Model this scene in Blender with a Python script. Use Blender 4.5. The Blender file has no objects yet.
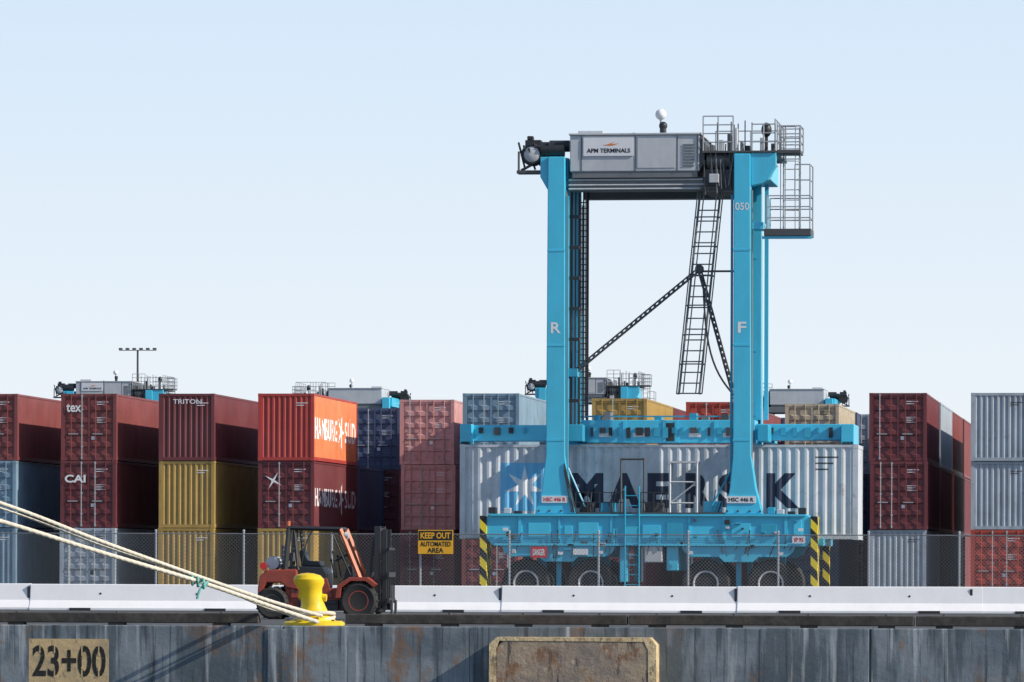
import bpy, bmesh, math, random
from mathutils import Vector, Matrix
random.seed(7)
scene = bpy.context.scene
COL = scene.collection
R = math.radians

# ------------------------------------------------------------------ survey
F = 5430.0; YAW = R(7.1); CAMH = 1.1; HOR = 571.0; ROLL = 0.0032
def M(px, py, Y):
    """world X and Z of a point measured on the photograph, standing on the plane Y"""
    th = math.atan((px-512)/F) - YAW
    X = Y*math.tan(th)
    D = -X*math.sin(YAW) + Y*math.cos(YAW)
    dy = (py-HOR) - (px-512)*ROLL
    return X, CAMH - dy*D/F
def WX(px, Y): return M(px, 500, Y)[0]

# ------------------------------------------------------------------ materials
MATS = {}
def nodes_of(name):
    m = bpy.data.materials.new(name); m.use_nodes = True
    nt = m.node_tree; b = nt.nodes['Principled BSDF']
    return m, nt, b
def paint(name, col, rough=0.5, dirt=0.35, rust=0.0, scale=1.2, streak=6.0, metal=0.0, dirtcol=(0.05,0.04,0.035), bump=0.0, spots=0.0):
    if name in MATS: return MATS[name]
    m, nt, b = nodes_of(name); N = nt.nodes; L = nt.links
    tc = N.new('ShaderNodeTexCoord'); oi = N.new('ShaderNodeObjectInfo')
    add = N.new('ShaderNodeVectorMath'); add.operation='ADD'
    mul = N.new('ShaderNodeVectorMath'); mul.operation='SCALE'; mul.inputs[3].default_value=37.0
    cmb = N.new('ShaderNodeCombineXYZ')
    for i in range(3): L.new(oi.outputs['Random'], cmb.inputs[i])
    L.new(cmb.outputs[0], mul.inputs[0]); L.new(tc.outputs['Object'], add.inputs[0]); L.new(mul.outputs[0], add.inputs[1])
    mp = N.new('ShaderNodeMapping'); mp.inputs['Scale'].default_value=(scale*streak*0.5, scale*streak*0.5, scale*0.5)
    L.new(add.outputs[0], mp.inputs[0])
    n1 = N.new('ShaderNodeTexNoise'); n1.inputs['Scale'].default_value=1.0; n1.inputs['Detail'].default_value=6; n1.inputs['Roughness'].default_value=0.65
    L.new(mp.outputs[0], n1.inputs['Vector'])
    n2 = N.new('ShaderNodeTexNoise'); n2.inputs['Scale'].default_value=scale*1.3; n2.inputs['Detail'].default_value=8; n2.inputs['Roughness'].default_value=0.7
    L.new(add.outputs[0], n2.inputs['Vector'])
    mx = N.new('ShaderNodeMath'); mx.operation='MULTIPLY'; L.new(n1.outputs[0], mx.inputs[0]); L.new(n2.outputs[0], mx.inputs[1])
    r1 = N.new('ShaderNodeMapRange'); r1.inputs[1].default_value=0.16; r1.inputs[2].default_value=0.42; r1.inputs[3].default_value=0; r1.inputs[4].default_value=dirt
    L.new(mx.outputs[0], r1.inputs[0])
    mix = N.new('ShaderNodeMix'); mix.data_type='RGBA'; mix.inputs[6].default_value=(*col,1); mix.inputs[7].default_value=(*[c*0.45+d*0.55 for c,d in zip(col,dirtcol)],1)
    L.new(r1.outputs[0], mix.inputs[0])
    last = mix.outputs[2]
    n4 = N.new('ShaderNodeTexNoise'); n4.inputs['Scale'].default_value=scale*0.6; n4.inputs['Detail'].default_value=4
    L.new(add.outputs[0], n4.inputs['Vector'])
    r4 = N.new('ShaderNodeMapRange'); r4.inputs[1].default_value=0.45; r4.inputs[2].default_value=0.75; r4.inputs[4].default_value=dirt*0.45
    L.new(n4.outputs[0], r4.inputs[0])
    mf = N.new('ShaderNodeMix'); mf.data_type='RGBA'; L.new(r4.outputs[0], mf.inputs[0]); L.new(last, mf.inputs[6])
    mf.inputs[7].default_value=(*[min(0.8,c*1.25+0.05) for c in col],1); last = mf.outputs[2]
    if rust>0:
        n3 = N.new('ShaderNodeTexNoise'); n3.inputs['Scale'].default_value=scale*3.1; n3.inputs['Detail'].default_value=10; n3.inputs['Roughness'].default_value=0.75
        L.new(add.outputs[0], n3.inputs['Vector'])
        r3 = N.new('ShaderNodeMapRange'); r3.inputs[1].default_value=0.60-0.06*rust; r3.inputs[2].default_value=0.68; r3.inputs[4].default_value=min(1,rust)
        L.new(n3.outputs[0], r3.inputs[0])
        m3 = N.new('ShaderNodeMix'); m3.data_type='RGBA'; L.new(r3.outputs[0], m3.inputs[0]); L.new(last, m3.inputs[6]); m3.inputs[7].default_value=(0.13,0.05,0.025,1)
        last = m3.outputs[2]
    L.new(last, b.inputs['Base Color'])
    b.inputs['Roughness'].default_value=rough; b.inputs['Metallic'].default_value=metal
    if bump>0:
        bp = N.new('ShaderNodeBump'); bp.inputs['Strength'].default_value=bump; bp.inputs['Distance'].default_value=0.03
        L.new(n2.outputs[0], bp.inputs['Height']); L.new(bp.outputs[0], b.inputs['Normal'])
    MATS[name]=m; return m
def stripes(name, c1, c2, period):
    m, nt, b = nodes_of(name); N=nt.nodes; L=nt.links
    tc=N.new('ShaderNodeTexCoord'); sp=N.new('ShaderNodeSeparateXYZ'); L.new(tc.outputs['Object'], sp.inputs[0])
    a=N.new('ShaderNodeMath'); a.operation='ADD'; L.new(sp.outputs[0],a.inputs[0]); L.new(sp.outputs[2],a.inputs[1])
    a2=N.new('ShaderNodeMath'); a2.operation='ADD'; L.new(a.outputs[0],a2.inputs[0]); L.new(sp.outputs[1],a2.inputs[1])
    f=N.new('ShaderNodeMath'); f.operation='PINGPONG'; L.new(a2.outputs[0],f.inputs[0]); f.inputs[1].default_value=period
    g=N.new('ShaderNodeMath'); g.operation='GREATER_THAN'; L.new(f.outputs[0],g.inputs[0]); g.inputs[1].default_value=period/2
    mx=N.new('ShaderNodeMix'); mx.data_type='RGBA'; mx.inputs[6].default_value=(*c1,1); mx.inputs[7].default_value=(*c2,1)
    L.new(g.outputs[0],mx.inputs[0]); L.new(mx.outputs[2],b.inputs['Base Color']); b.inputs['Roughness'].default_value=0.5
    return m

CYAN = paint('crane_cyan_paint',(0.06,0.53,0.76),0.30,0.32,0.14,0.8,4)
CYAND = paint('crane_teal_paint',(0.03,0.35,0.52),0.45,0.4,0.2)
GREYP = paint('grey_panel_paint',(0.52,0.54,0.56),0.4,0.4,0.1)
WHITEP = paint('white_panel_paint',(0.74,0.75,0.77),0.45,0.25)
DARK = paint('dark_steel',(0.022,0.024,0.028),0.5,0.3)
DGREY = paint('dark_grey_steel',(0.07,0.075,0.08),0.5,0.4)
MGREY = paint('mid_grey_steel',(0.16,0.17,0.18),0.45,0.4)
GALV = paint('galvanised_steel',(0.40,0.42,0.44),0.4,0.4,metal=0.2)
FENCEW = paint('galvanised_wire',(0.24,0.25,0.26),0.5,0.2)
TYRE = paint('tyre_rubber',(0.018,0.018,0.019),0.8,0.4,dirtcol=(0.12,0.1,0.08))
WHITE = paint('white_lettering',(0.80,0.80,0.80),0.5,0.12)
FADEW = paint('faded_white_lettering',(0.68,0.64,0.64),0.6,0.5)
NAVY = paint('navy_lettering',(0.012,0.02,0.05),0.5,0.12)
BLACKT = paint('black_lettering',(0.012,0.012,0.012),0.55,0.1)
LOGOB = paint('logo_sky_blue',(0.16,0.50,0.76),0.5,0.15)
REDP = paint('red_plate',(0.60,0.03,0.03),0.5,0.15)
YEL = paint('yellow_bollard_paint',(0.82,0.56,0.01),0.45,0.35,0.45,3,2,bump=0.3)
YELS = paint('yellow_sign_paint',(0.85,0.42,0.015),0.5,0.12)
FORKO = paint('forklift_red_paint',(0.34,0.05,0.028),0.5,0.75,0.9,4,2,bump=0.3)
ORNG = paint('orange_paint',(0.60,0.14,0.045),0.5,0.65,0.7,4,2)
EMBO = paint('orange_emblem',(0.75,0.2,0.03),0.5,0.1)
LENS = paint('lamp_lens',(0.5,0.52,0.5),0.15,0.1)
BARR = paint('barrier_concrete',(0.88,0.87,0.87),0.85,0.22,0,1.3,4,dirtcol=(0.34,0.32,0.30),bump=0.2)
TIMB = paint('tarred_timber',(0.03,0.027,0.025),0.85,0.6,0,4,1,dirtcol=(0.22,0.18,0.14),bump=0.5)
HAZ = stripes('hazard_stripes',(0.85,0.65,0.03),(0.015,0.015,0.015),0.28)

# ------------------------------------------------------------------ mesh builder
class MB:
    def __init__(s): s.v=[]; s.f=[]
    def box(s,x0,x1,y0,y1,z0,z1):
        n=len(s.v)
        s.v+=[(x0,y0,z0),(x1,y0,z0),(x1,y1,z0),(x0,y1,z0),(x0,y0,z1),(x1,y0,z1),(x1,y1,z1),(x0,y1,z1)]
        s.f+=[tuple(n+i for i in q) for q in [(0,3,2,1),(4,5,6,7),(0,1,5,4),(1,2,6,5),(2,3,7,6),(3,0,4,7)]]
        return s
    def prism(s,pts,axis,a,b):
        n=len(s.v); k=len(pts)
        def P(u,v,t): return {'x':(t,u,v),'y':(u,t,v),'z':(u,v,t)}[axis]
        s.v+=[P(u,v,a) for u,v in pts]+[P(u,v,b) for u,v in pts]
        s.f.append(tuple(range(n,n+k))); s.f.append(tuple(reversed(range(n+k,n+2*k))))
        for i in range(k):
            j=(i+1)%k; s.f.append((n+i,n+k+i,n+k+j,n+j))
        return s
    def cyl(s,p0,p1,r,n=10,r2=None):
        p0=Vector(p0);p1=Vector(p1); d=(p1-p0)
        if d.length<1e-6: return s
        d.normalize(); r2=r if r2 is None else r2
        u=d.orthogonal().normalized(); w=d.cross(u); b=len(s.v)
        for p,rr in((p0,r),(p1,r2)):
            for i in range(n):
                a=2*math.pi*(i+0.5)/n; q=p+u*math.cos(a)*rr+w*math.sin(a)*rr; s.v.append(tuple(q))
        s.f.append(tuple(b+i for i in reversed(range(n)))); s.f.append(tuple(b+n+i for i in range(n)))
        for i in range(n):
            j=(i+1)%n; s.f.append((b+i,b+j,b+n+j,b+n+i))
        return s
    def bar(s,p0,p1,w=0.05,h=None):
        return s.cyl(p0,p1,w*0.707,4)
    def lathe(s,prof,c=(0,0,0),axis='z',n=28):
        b=len(s.v);k=len(prof)
        for i in range(n):
            a=2*math.pi*i/n
            for r,t in prof:
                u,v=r*math.cos(a),r*math.sin(a)
                q={'z':(u,v,t),'y':(u,t,v),'x':(t,u,v)}[axis]
                s.v.append((q[0]+c[0],q[1]+c[1],q[2]+c[2]))
        for i in range(n):
            j=(i+1)%n
            for m in range(k-1):
                s.f.append((b+i*k+m,b+j*k+m,b+j*k+m+1,b+i*k+m+1))
        for m in (0,k-1):
            if prof[m][0]>1e-4: s.f.append(tuple(b+i*k+m for i in range(n)))
        return s
    def sphere(s,c,r,n=14,sz=1.0):
        prof=[(max(1e-5,r*math.sin(math.pi*i/10)),-r*sz*math.cos(math.pi*i/10)) for i in range(11)]
        return s.lathe(prof,c,'z',n)
    def mesh(s,name,smooth=False):
        me=bpy.data.meshes.new(name); me.from_pydata([tuple(p) for p in s.v],[],s.f)
        bm=bmesh.new(); bm.from_mesh(me); bmesh.ops.remove_doubles(bm,verts=bm.verts,dist=1e-5)
        bmesh.ops.recalc_face_normals(bm,faces=bm.faces); bm.to_mesh(me); bm.free()
        if smooth:
            for p in me.polygons: p.use_smooth=True
            try: me.set_sharp_from_angle(angle=R(38))
            except Exception: pass
        return me
def link(name, me, mat=None, parent=None, loc=(0,0,0), rot=(0,0,0), bevel=0):
    o=bpy.data.objects.new(name,me); COL.objects.link(o)
    o.location=loc; o.rotation_euler=rot
    if parent is not None: o.parent=parent
    if mat is not None:
        if len(me.materials)==0: me.materials.append(mat)
        elif me.materials[0]!=mat:
            o.material_slots[0].link='OBJECT'; o.material_slots[0].material=mat
    if bevel>0:
        md=o.modifiers.new('bevel','BEVEL'); md.width=bevel; md.segments=2; md.limit_method='ANGLE'; md.angle_limit=R(40)
    return o
def put(name,mb,mat,parent=None,loc=(0,0,0),smooth=False,bevel=0,rot=(0,0,0)):
    return link(name,mb.mesh(name,smooth),mat,parent,loc,rot,bevel)
def empty(name,loc=(0,0,0),rot=(0,0,0),parent=None):
    o=bpy.data.objects.new(name,None); COL.objects.link(o); o.location=loc; o.rotation_euler=rot; o.empty_display_size=0.3
    if parent: o.parent=parent
    return o
def tag(o,label,cat,group=None):
    o['label']=label; o['category']=cat
    if group: o['group']=group
    return o
def copy_tree(o,parent=None):
    c=o.copy(); COL.objects.link(c)
    if parent is not None: c.parent=parent; c.matrix_parent_inverse=o.matrix_parent_inverse.copy()
    for ch in o.children: copy_tree(ch,c)
    return c

# lettering
TCACHE={}
def glyphs(body,bold=0.0,spacing=1.0):
    k=(body,bold,spacing)
    if k in TCACHE: return TCACHE[k]
    cu=bpy.data.curves.new('t','FONT'); cu.body=body; cu.offset=bold; cu.space_character=spacing; cu.resolution_u=4; cu.size=1
    ob=bpy.data.objects.new('t',cu); COL.objects.link(ob)
    dg=bpy.context.evaluated_depsgraph_get(); dg.update()
    me=bpy.data.meshes.new_from_object(ob.evaluated_get(dg))
    vs=[(v.co.x,v.co.y) for v in me.vertices]; fs=[tuple(p.vertices) for p in me.polygons]
    bpy.data.objects.remove(ob); bpy.data.curves.remove(cu); bpy.data.meshes.remove(me)
    x0=min(v[0] for v in vs);x1=max(v[0] for v in vs);y0=min(v[1] for v in vs);y1=max(v[1] for v in vs)
    vs=[((x-x0)/(x1-x0),(y-y0)/(y1-y0)) for x,y in vs]
    TCACHE[k]=(vs,fs); return TCACHE[k]
PER=0.278
def corr(y):
    t=(y%PER)
    if t<0.07: return 0.0
    if t<0.139: return (t-0.07)/0.069*0.036
    if t<0.209: return 0.036
    return (PER-t)/0.069*0.036
def flatmesh(name,vs,fs,face,wrap=None,off=0.003):
    bm=bmesh.new(); bv=[bm.verts.new((u,v,0)) for u,v in vs]
    for f in fs:
        try: bm.faces.new([bv[i] for i in f])
        except ValueError: pass
    if wrap is not None:
        u0=min(v[0] for v in vs);u1=max(v[0] for v in vs)
        k=int(u0/PER)-1
        while k*PER<u1+PER:
            for t in (0,0.07,0.139,0.209):
                x=k*PER+t
                if u0<x<u1:
                    bmesh.ops.bisect_plane(bm,geom=bm.verts[:]+bm.edges[:]+bm.faces[:],plane_co=(x,0,0),plane_no=(1,0,0))
            k+=1
    for v in bm.verts:
        u,w,_=v.co
        if face=='-y': v.co=(u,0,w)
        else: v.co=((wrap-corr(u)+off) if wrap is not None else 0,u,w)
    want=Vector((0,-1,0)) if face=='-y' else Vector((1,0,0))
    bm.normal_update()
    for f in bm.faces:
        if f.normal.dot(want)<0: f.normal_flip()
    me=bpy.data.meshes.new(name); bm.to_mesh(me); bm.free(); return me
def text(name,body,mat,parent,x,y,z,w,h,face='-y',bold=0.02,spacing=1.0,wrap=None,off=0.003,shear=0):
    vs,fs=glyphs(body,bold,spacing)
    if face=='-y':
        me=flatmesh(name,[(u*w+v*h*shear,v*h) for u,v in vs],fs,face); return link(name,me,mat,parent,(x,y,z))
    me=flatmesh(name,[(y+u*w+v*h*shear,z+v*h) for u,v in vs],fs,face,wrap,off); return link(name,me,mat,parent,(0 if wrap is not None else x,0,0))

# ------------------------------------------------------------------ camera, light, world
cam=bpy.data.cameras.new('camera'); co=bpy.data.objects.new('camera',cam); COL.objects.link(co); scene.camera=co
cam.sensor_width=36; cam.lens=F/1024*36; cam.shift_y=(HOR-341)/1024; cam.clip_end=20000; cam.clip_start=1
co.matrix_world=Matrix.Translation((0,0,CAMH))@Matrix.Rotation(YAW,4,'Z')@Matrix.Rotation(R(90),4,'X')@Matrix.Rotation(math.atan(ROLL),4,'Z')
SAZ=R(103); SEL=R(32)
sd=Vector((math.sin(SAZ)*math.cos(SEL),math.cos(SAZ)*math.cos(SEL),math.sin(SEL)))
sl=bpy.data.lights.new('sun','SUN'); sl.energy=5.0; sl.angle=R(0.5); sl.color=(1,0.92,0.80)
so=bpy.data.objects.new('sun',sl); COL.objects.link(so); so.rotation_euler=sd.to_track_quat('Z','Y').to_euler(); so.location=(0,0,60)
w=bpy.data.worlds.new('World'); scene.world=w; w.use_nodes=True; nt=w.node_tree
sk=nt.nodes.new('ShaderNodeTexSky'); sk.sky_type='NISHITA'; sk.sun_disc=False; sk.sun_elevation=SEL; sk.sun_rotation=SAZ
sk.air_density=1.0; sk.dust_density=0.6; sk.ozone_density=2.0
STR=0.15
bg=nt.nodes['Background']; bg.inputs[1].default_value=STR
tc=nt.nodes.new('ShaderNodeTexCoord'); sep=nt.nodes.new('ShaderNodeSeparateXYZ'); nt.links.new(tc.outputs['Generated'],sep.inputs[0])
ramp=nt.nodes.new('ShaderNodeValToRGB'); nt.links.new(sep.outputs[2],ramp.inputs[0])
cr=ramp.color_ramp; cr.elements[0].position=0.0; cr.elements[0].color=(0.89,0.93,0.96,1); cr.elements[1].position=0.45; cr.elements[1].color=(0.30,0.48,0.84,1)
e1=cr.elements.new(0.035); e1.color=(0.83,0.90,0.965,1); e2=cr.elements.new(0.105); e2.color=(0.67,0.81,0.965,1)
e3=cr.elements.new(0.2); e3.color=(0.55,0.73,0.96,1)
vm=nt.nodes.new('ShaderNodeVectorMath'); vm.operation='SCALE'; vm.inputs[3].default_value=1/STR; nt.links.new(ramp.outputs[0],vm.inputs[0])
fac=nt.nodes.new('ShaderNodeMapRange'); fac.inputs[1].default_value=0.14; fac.inputs[2].default_value=0.5; fac.inputs[3].default_value=0.97; fac.inputs[4].default_value=0.0
nt.links.new(sep.outputs[2],fac.inputs[0])
mxs=nt.nodes.new('ShaderNodeMix'); mxs.data_type='RGBA'; nt.links.new(fac.outputs[0],mxs.inputs[0]); nt.links.new(sk.outputs[0],mxs.inputs[6]); nt.links.new(vm.outputs[0],mxs.inputs[7])
nt.links.new(mxs.outputs[2],bg.inputs[0])
scene.view_settings.view_transform='Standard'; scene.view_settings.look='None'; scene.view_settings.exposure=0

# ------------------------------------------------------------------ setting
QY=106.0   # quay face plane
YC=166.0
g=put('ground',MB().box(-4000,4000,QY+1.2,9000,-0.6,0),paint('yard_asphalt',(0.06,0.06,0.06),0.9,0.5,0,0.4,1,dirtcol=(0.10,0.09,0.085),bump=0.2)); g['kind']='structure'
wa=bpy.data.materials.new('harbour_water'); wa.use_nodes=True
b=wa.node_tree.nodes['Principled BSDF']; b.inputs['Base Color'].default_value=(0.02,0.05,0.06,1); b.inputs['Roughness'].default_value=0.08
n=wa.node_tree.nodes.new('ShaderNodeTexNoise'); n.inputs['Scale'].default_value=0.8; n.inputs['Detail'].default_value=6
tcw=wa.node_tree.nodes.new('ShaderNodeTexCoord'); wa.node_tree.links.new(tcw.outputs['Object'],n.inputs['Vector'])
bp=wa.node_tree.nodes.new('ShaderNodeBump'); bp.inputs['Strength'].default_value=0.6; bp.inputs['Distance'].default_value=0.3
wa.node_tree.links.new(n.outputs[0],bp.inputs['Height']); wa.node_tree.links.new(bp.outputs[0],b.inputs['Normal'])
wt=put('water',MB().box(-4000,4000,-3000,QY+1,-4.2,-3.2),wa); wt['kind']='structure'

def layered(name,base,layers,bumpsc=(3,3,3),bump=0.5):
    m,nt,b=nodes_of(name); N=nt.nodes; L=nt.links
    tc=N.new('ShaderNodeTexCoord')
    def noise(sc,det,rg):
        mp=N.new('ShaderNodeMapping'); mp.inputs['Scale'].default_value=sc; mp.inputs['Location'].default_value=(random.uniform(0,50),0,random.uniform(0,50)); L.new(tc.outputs['Object'],mp.inputs[0])
        n=N.new('ShaderNodeTexNoise'); n.inputs['Scale'].default_value=1.0; n.inputs['Detail'].default_value=det; n.inputs['Roughness'].default_value=rg
        L.new(mp.outputs[0],n.inputs['Vector']); return n
    last=None
    for sc,det,rg,a,c,amt,col in layers:
        r=N.new('ShaderNodeMapRange'); r.inputs[1].default_value=a; r.inputs[2].default_value=c; r.inputs[4].default_value=amt
        L.new(noise(sc,det,rg).outputs[0],r.inputs[0])
        x=N.new('ShaderNodeMix'); x.data_type='RGBA'; L.new(r.outputs[0],x.inputs[0])
        if last is None: x.inputs[6].default_value=(*base,1)
        else: L.new(last.outputs[2],x.inputs[6])
        x.inputs[7].default_value=(*col,1); last=x
    L.new(last.outputs[2],b.inputs['Base Color']); b.inputs['Roughness'].default_value=0.9
    bp=N.new('ShaderNodeBump'); bp.inputs['Strength'].default_value=bump; bp.inputs['Distance'].default_value=0.04
    L.new(noise(bumpsc,10,0.7).outputs[0],bp.inputs['Height']); L.new(bp.outputs[0],b.inputs['Normal'])
    return m
QM=layered('stained_quay_concrete',(0.22,0.25,0.275),[
 ((0.35,0.35,0.7),8,0.65,0.42,0.6,1,(0.12,0.15,0.175)),
 ((2.2,2.2,0.35),6,0.6,0.50,0.58,0.75,(0.065,0.085,0.10)),
 ((9,9,0.3),6,0.6,0.54,0.62,0.75,(0.04,0.043,0.05)),
 ((5,5,0.25),6,0.55,0.57,0.65,0.7,(0.46,0.48,0.49)),
 ((1.1,1.1,0.7),8,0.7,0.55,0.66,0.8,(0.23,0.12,0.06)),
 ((14,14,14),8,0.75,0.60,0.68,0.6,(0.05,0.05,0.05))])
xl=WX(-900,QY); xr=WX(1900,QY)
xs=[xl,WX(-150,QY),WX(283,QY),WX(640+230,QY),WX(1400,QY),xr]
wall=None
for a,c in zip(xs[:-1],xs[1:]):
    sec=put('quay_wall' if wall is None else 'wall_section',MB().box(a+0.01,c-0.01,QY,QY+1.25,-5,0.0),QM,wall,bevel=0.02)
    if wall is None: wall=sec
put('wall_core',MB().box(xl+0.1,xr-0.1,QY+0.05,QY+1.15,-4.9,-0.05),QM,wall)
put('pilaster',MB().box(xs[2]-0.30,xs[2]+0.28,QY-0.03,QY-0.003,-5,-0.06),QM,wall,bevel=0.008)
for px in (470,760):
    x=WX(px,QY); put('expansion_joint',MB().box(x-0.006,x+0.006,QY-0.004,QY+0.01,-5,-0.03),DGREY,wall)
tag(wall,'grey stained concrete quay wall with dark water streaks','quay wall')
# stencilled marker
sx0,sz0=M(29,682,QY); sx1,sz1=M(109,639,QY); sz0-=0.03
ytan=layered('faded_yellow_stencil_ground',(0.60,0.43,0.22),[((2,2,2),8,0.7,0.46,0.62,0.75,(0.36,0.28,0.18)),((9,9,3),8,0.7,0.57,0.63,0.8,(0.18,0.16,0.14)),((22,22,22),6,0.7,0.6,0.64,0.8,(0.08,0.07,0.06))])
fs_=put('painted_sign',MB().box(sx0,sx1,QY-0.004,QY+0.01,sz0,sz1),ytan,wall)
sten=layered('worn_black_stencil',(0.015,0.015,0.015),[((14,14,14),8,0.75,0.55,0.66,0.6,(0.25,0.18,0.1))])
tw=(sx1-sx0)-0.14; tx=sx0+0.08; tz=sz0+0.14
text('stencil_lettering','23+00',sten,fs_,tx,QY-0.008,tz,tw,0.62,bold=0.02)
for fr_,zz0,zz1 in ((0.675,0,0.2),(0.675,0.42,0.62),(0.905,0,0.2),(0.905,0.42,0.62),(0.10,0.47,0.64),(0.30,0.47,0.64),(0.30,-0.02,0.14)):
    put('stencil_bridge',MB().box(tx+tw*fr_-0.013,tx+tw*fr_+0.013,QY-0.011,QY-0.006,tz+zz0,tz+zz1),ytan,fs_)
# fender block
f0,fz=M(490,637,QY-0.5); f1,_=M(657,637,QY-0.5)
fb=empty('fender_block',((f0+f1)/2,QY,0)); tag(fb,'weathered concrete fender block with rusty yellow edges on the quay wall','fender')
hw=(f1-f0)/2
FBM=layered('fender_face_concrete',(0.40,0.30,0.21),[
 ((1.2,1.2,1.6),9,0.7,0.43,0.60,0.85,(0.22,0.18,0.155)),((2.2,2.2,2.6),10,0.75,0.53,0.62,0.8,(0.24,0.115,0.055)),
 ((6,6,1.0),7,0.7,0.55,0.63,0.8,(0.05,0.048,0.048)),((5,5,5),9,0.7,0.58,0.68,0.7,(0.58,0.47,0.34))],(5,5,5),0.8)
FBE=layered('fender_edge_pale_concrete',(0.68,0.52,0.30),[((3,3,3),9,0.75,0.46,0.58,0.85,(0.42,0.28,0.15)),((9,9,4),9,0.75,0.54,0.61,0.85,(0.14,0.11,0.09))],(7,7,7),0.9)
ch=0.14
put('block',MB().prism([(-hw+0.13,-2.6),(hw-0.13,-2.6),(hw-0.13,fz-0.08-ch),(hw-0.13-ch,fz-0.06),(-hw+0.13+ch,fz-0.06),(-hw+0.13,fz-0.08-ch)],'y',-0.59,-0.003),FBM,fb,bevel=0.03)
e=MB(); o_=[(-hw,-2.6),(-hw,fz-ch),(-hw+ch,fz),(hw-ch,fz),(hw,fz-ch),(hw,-2.6)]; i_=[(-hw+0.15,-2.6),(-hw+0.135,fz-ch-0.09),(-hw+ch+0.06,fz-0.07),(hw-ch-0.10,fz-0.08),(hw-0.16,fz-ch-0.10),(hw-0.15,-2.6)]
for k in range(5):
    e.prism([o_[k],o_[k+1],i_[k+1],i_[k]],'y',-0.60,-0.003)
put('edge_trim',e,FBE,fb,bevel=0.0)

# timber curbs
def curb(px0,px1,i):
    x0=WX(px0,QY+0.4);x1=WX(px1,QY+0.4)
    n=max(1,int((x1-x0)/5.5)); 
    for k in range(n):
        a=x0+(x1-x0)*k/n; c=x0+(x1-x0)*(k+1)/n
        m=MB(); m.box(a+0.02,c-0.02,QY+0.08,QY+0.42,0.045,0.245+random.uniform(-0.01,0.01))
        o=put('timber_curb',m,TIMB,bevel=0.02)
        for t in (0.1,0.37,0.63,0.9):
            xx=a+(c-a)*t; put('spacer_block',MB().box(xx-0.16,xx+0.16,QY+0.1,QY+0.40,0,0.043),TIMB,o)
            put('bolt',MB().cyl((xx,QY+0.25,0.23),(xx,QY+0.25,0.27),0.035,8),DGREY,o)
        tag(o,'dark tarred timber curb beam on the quay edge','curb','timber curb beams along the quay edge')
curb(-500,262,0); curb(347,1500,1)

# jersey barriers
BY=141.0
prof=[(-0.31,0),(0.31,0),(0.31,0.07),(0.17,0.27),(0.10,0.70),(-0.10,0.70),(-0.17,0.27),(-0.31,0.07)]
bx=[WX(30+235.4*k,BY) for k in range(-2,7)]
bl=bx[1]-bx[0]
bme=MB().prism(prof,'x',0.035,bl-0.035).mesh('barrier_body')
sme=MB().prism([(-0.335,0.0),(-0.2,0.0),(-0.2,0.075),(-0.335,0.075)],'x',-0.28,0.28).mesh('drain_slot')
jm=MB().box(-0.033,0.033,-0.14,0.14,0.0,0.64).mesh('joint_plate')
hm_=MB().cyl((bl*0.3,-0.15,0.45),(bl*0.3,-0.05,0.45),0.03,8).mesh('lifting_hole')
for k,x in enumerate(bx):
    o=link('concrete_barrier',bme,BARR,None,(x,BY+random.uniform(-0.03,0.03),0.004+random.uniform(0.0,0.025)),(0,random.uniform(-0.0015,0.0015),random.uniform(-0.003,0.003)),bevel=0.02)
    for t in (0.22,0.78): link('drain_slot',sme,DARK,o,(bl*t,0,0))
    link('joint_plate',jm,DARK,o,(0,0,0)); link('lifting_hole',hm_,DARK,o); link('lifting_hole',hm_,DARK,o,(bl*0.4,0,0))
    tag(o,'white-grey concrete jersey barrier segment along the quay','barrier','concrete barriers along the quay')

# chain link fence
FY=147.0
fx0=WX(-120,FY); fx1=WX(1140,FY); FH=2.1
fe=empty('chain_link_fence',(fx0,FY,0)); tag(fe,'grey chain-link fence with steel posts in front of the container yard','fence')
LEN=fx1-fx0; p=0.10; m=MB()
def wire(x0,z0,x1,z1,r=0.0034):
    n=len(m.v); dx,dz=x1-x0,z1-z0; l=math.hypot(dx,dz); nx,nz=-dz/l*r,dx/l*r
    m.v+=[(x0+nx,0,z0+nz),(x0-nx,0,z0-nz),(x1-nx,0,z1-nz),(x1+nx,0,z1+nz)]; m.f.append((n,n+1,n+2,n+3))
k=-int(FH/p)-1
while k*p<LEN:
    for s in (1,-1):
        a=k*p; x0_,z0_,x1_,z1_=(a,0.05,a+FH-0.05,FH) if s==1 else (a,FH,a+FH-0.05,0.05)
        if x0_<0: t=(0-x0_)/(x1_-x0_); x0_,z0_=0,z0_+(z1_-z0_)*t
        if x1_>LEN: t=(LEN-x0_)/(x1_-x0_); x1_,z1_=LEN,z0_+(z1_-z0_)*t
        if x1_-x0_>0.01: wire(x0_,z0_,x1_,z1_)
    k+=1
me=bpy.data.meshes.new('mesh_fabric'); me.from_pydata(m.v,[],m.f); link('wire_mesh',me,FENCEW,fe)
pm=MB().cyl((0,0,0),(0,0,FH+0.08),0.03,8).sphere((0,0,FH+0.08),0.038,8).mesh('post')
k=0
while k*2.45<=LEN:
    link('post',pm,GALV,fe,(k*2.45+0.4,0.04,0)); k+=1
put('top_rail',MB().cyl((0,0.03,FH),(LEN,0.03,FH),0.016,6),MGREY,fe)
put('bottom_rail',MB().cyl((0,0.03,0.08),(LEN,0.03,0.08),0.015,6),MGREY,fe)
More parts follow.
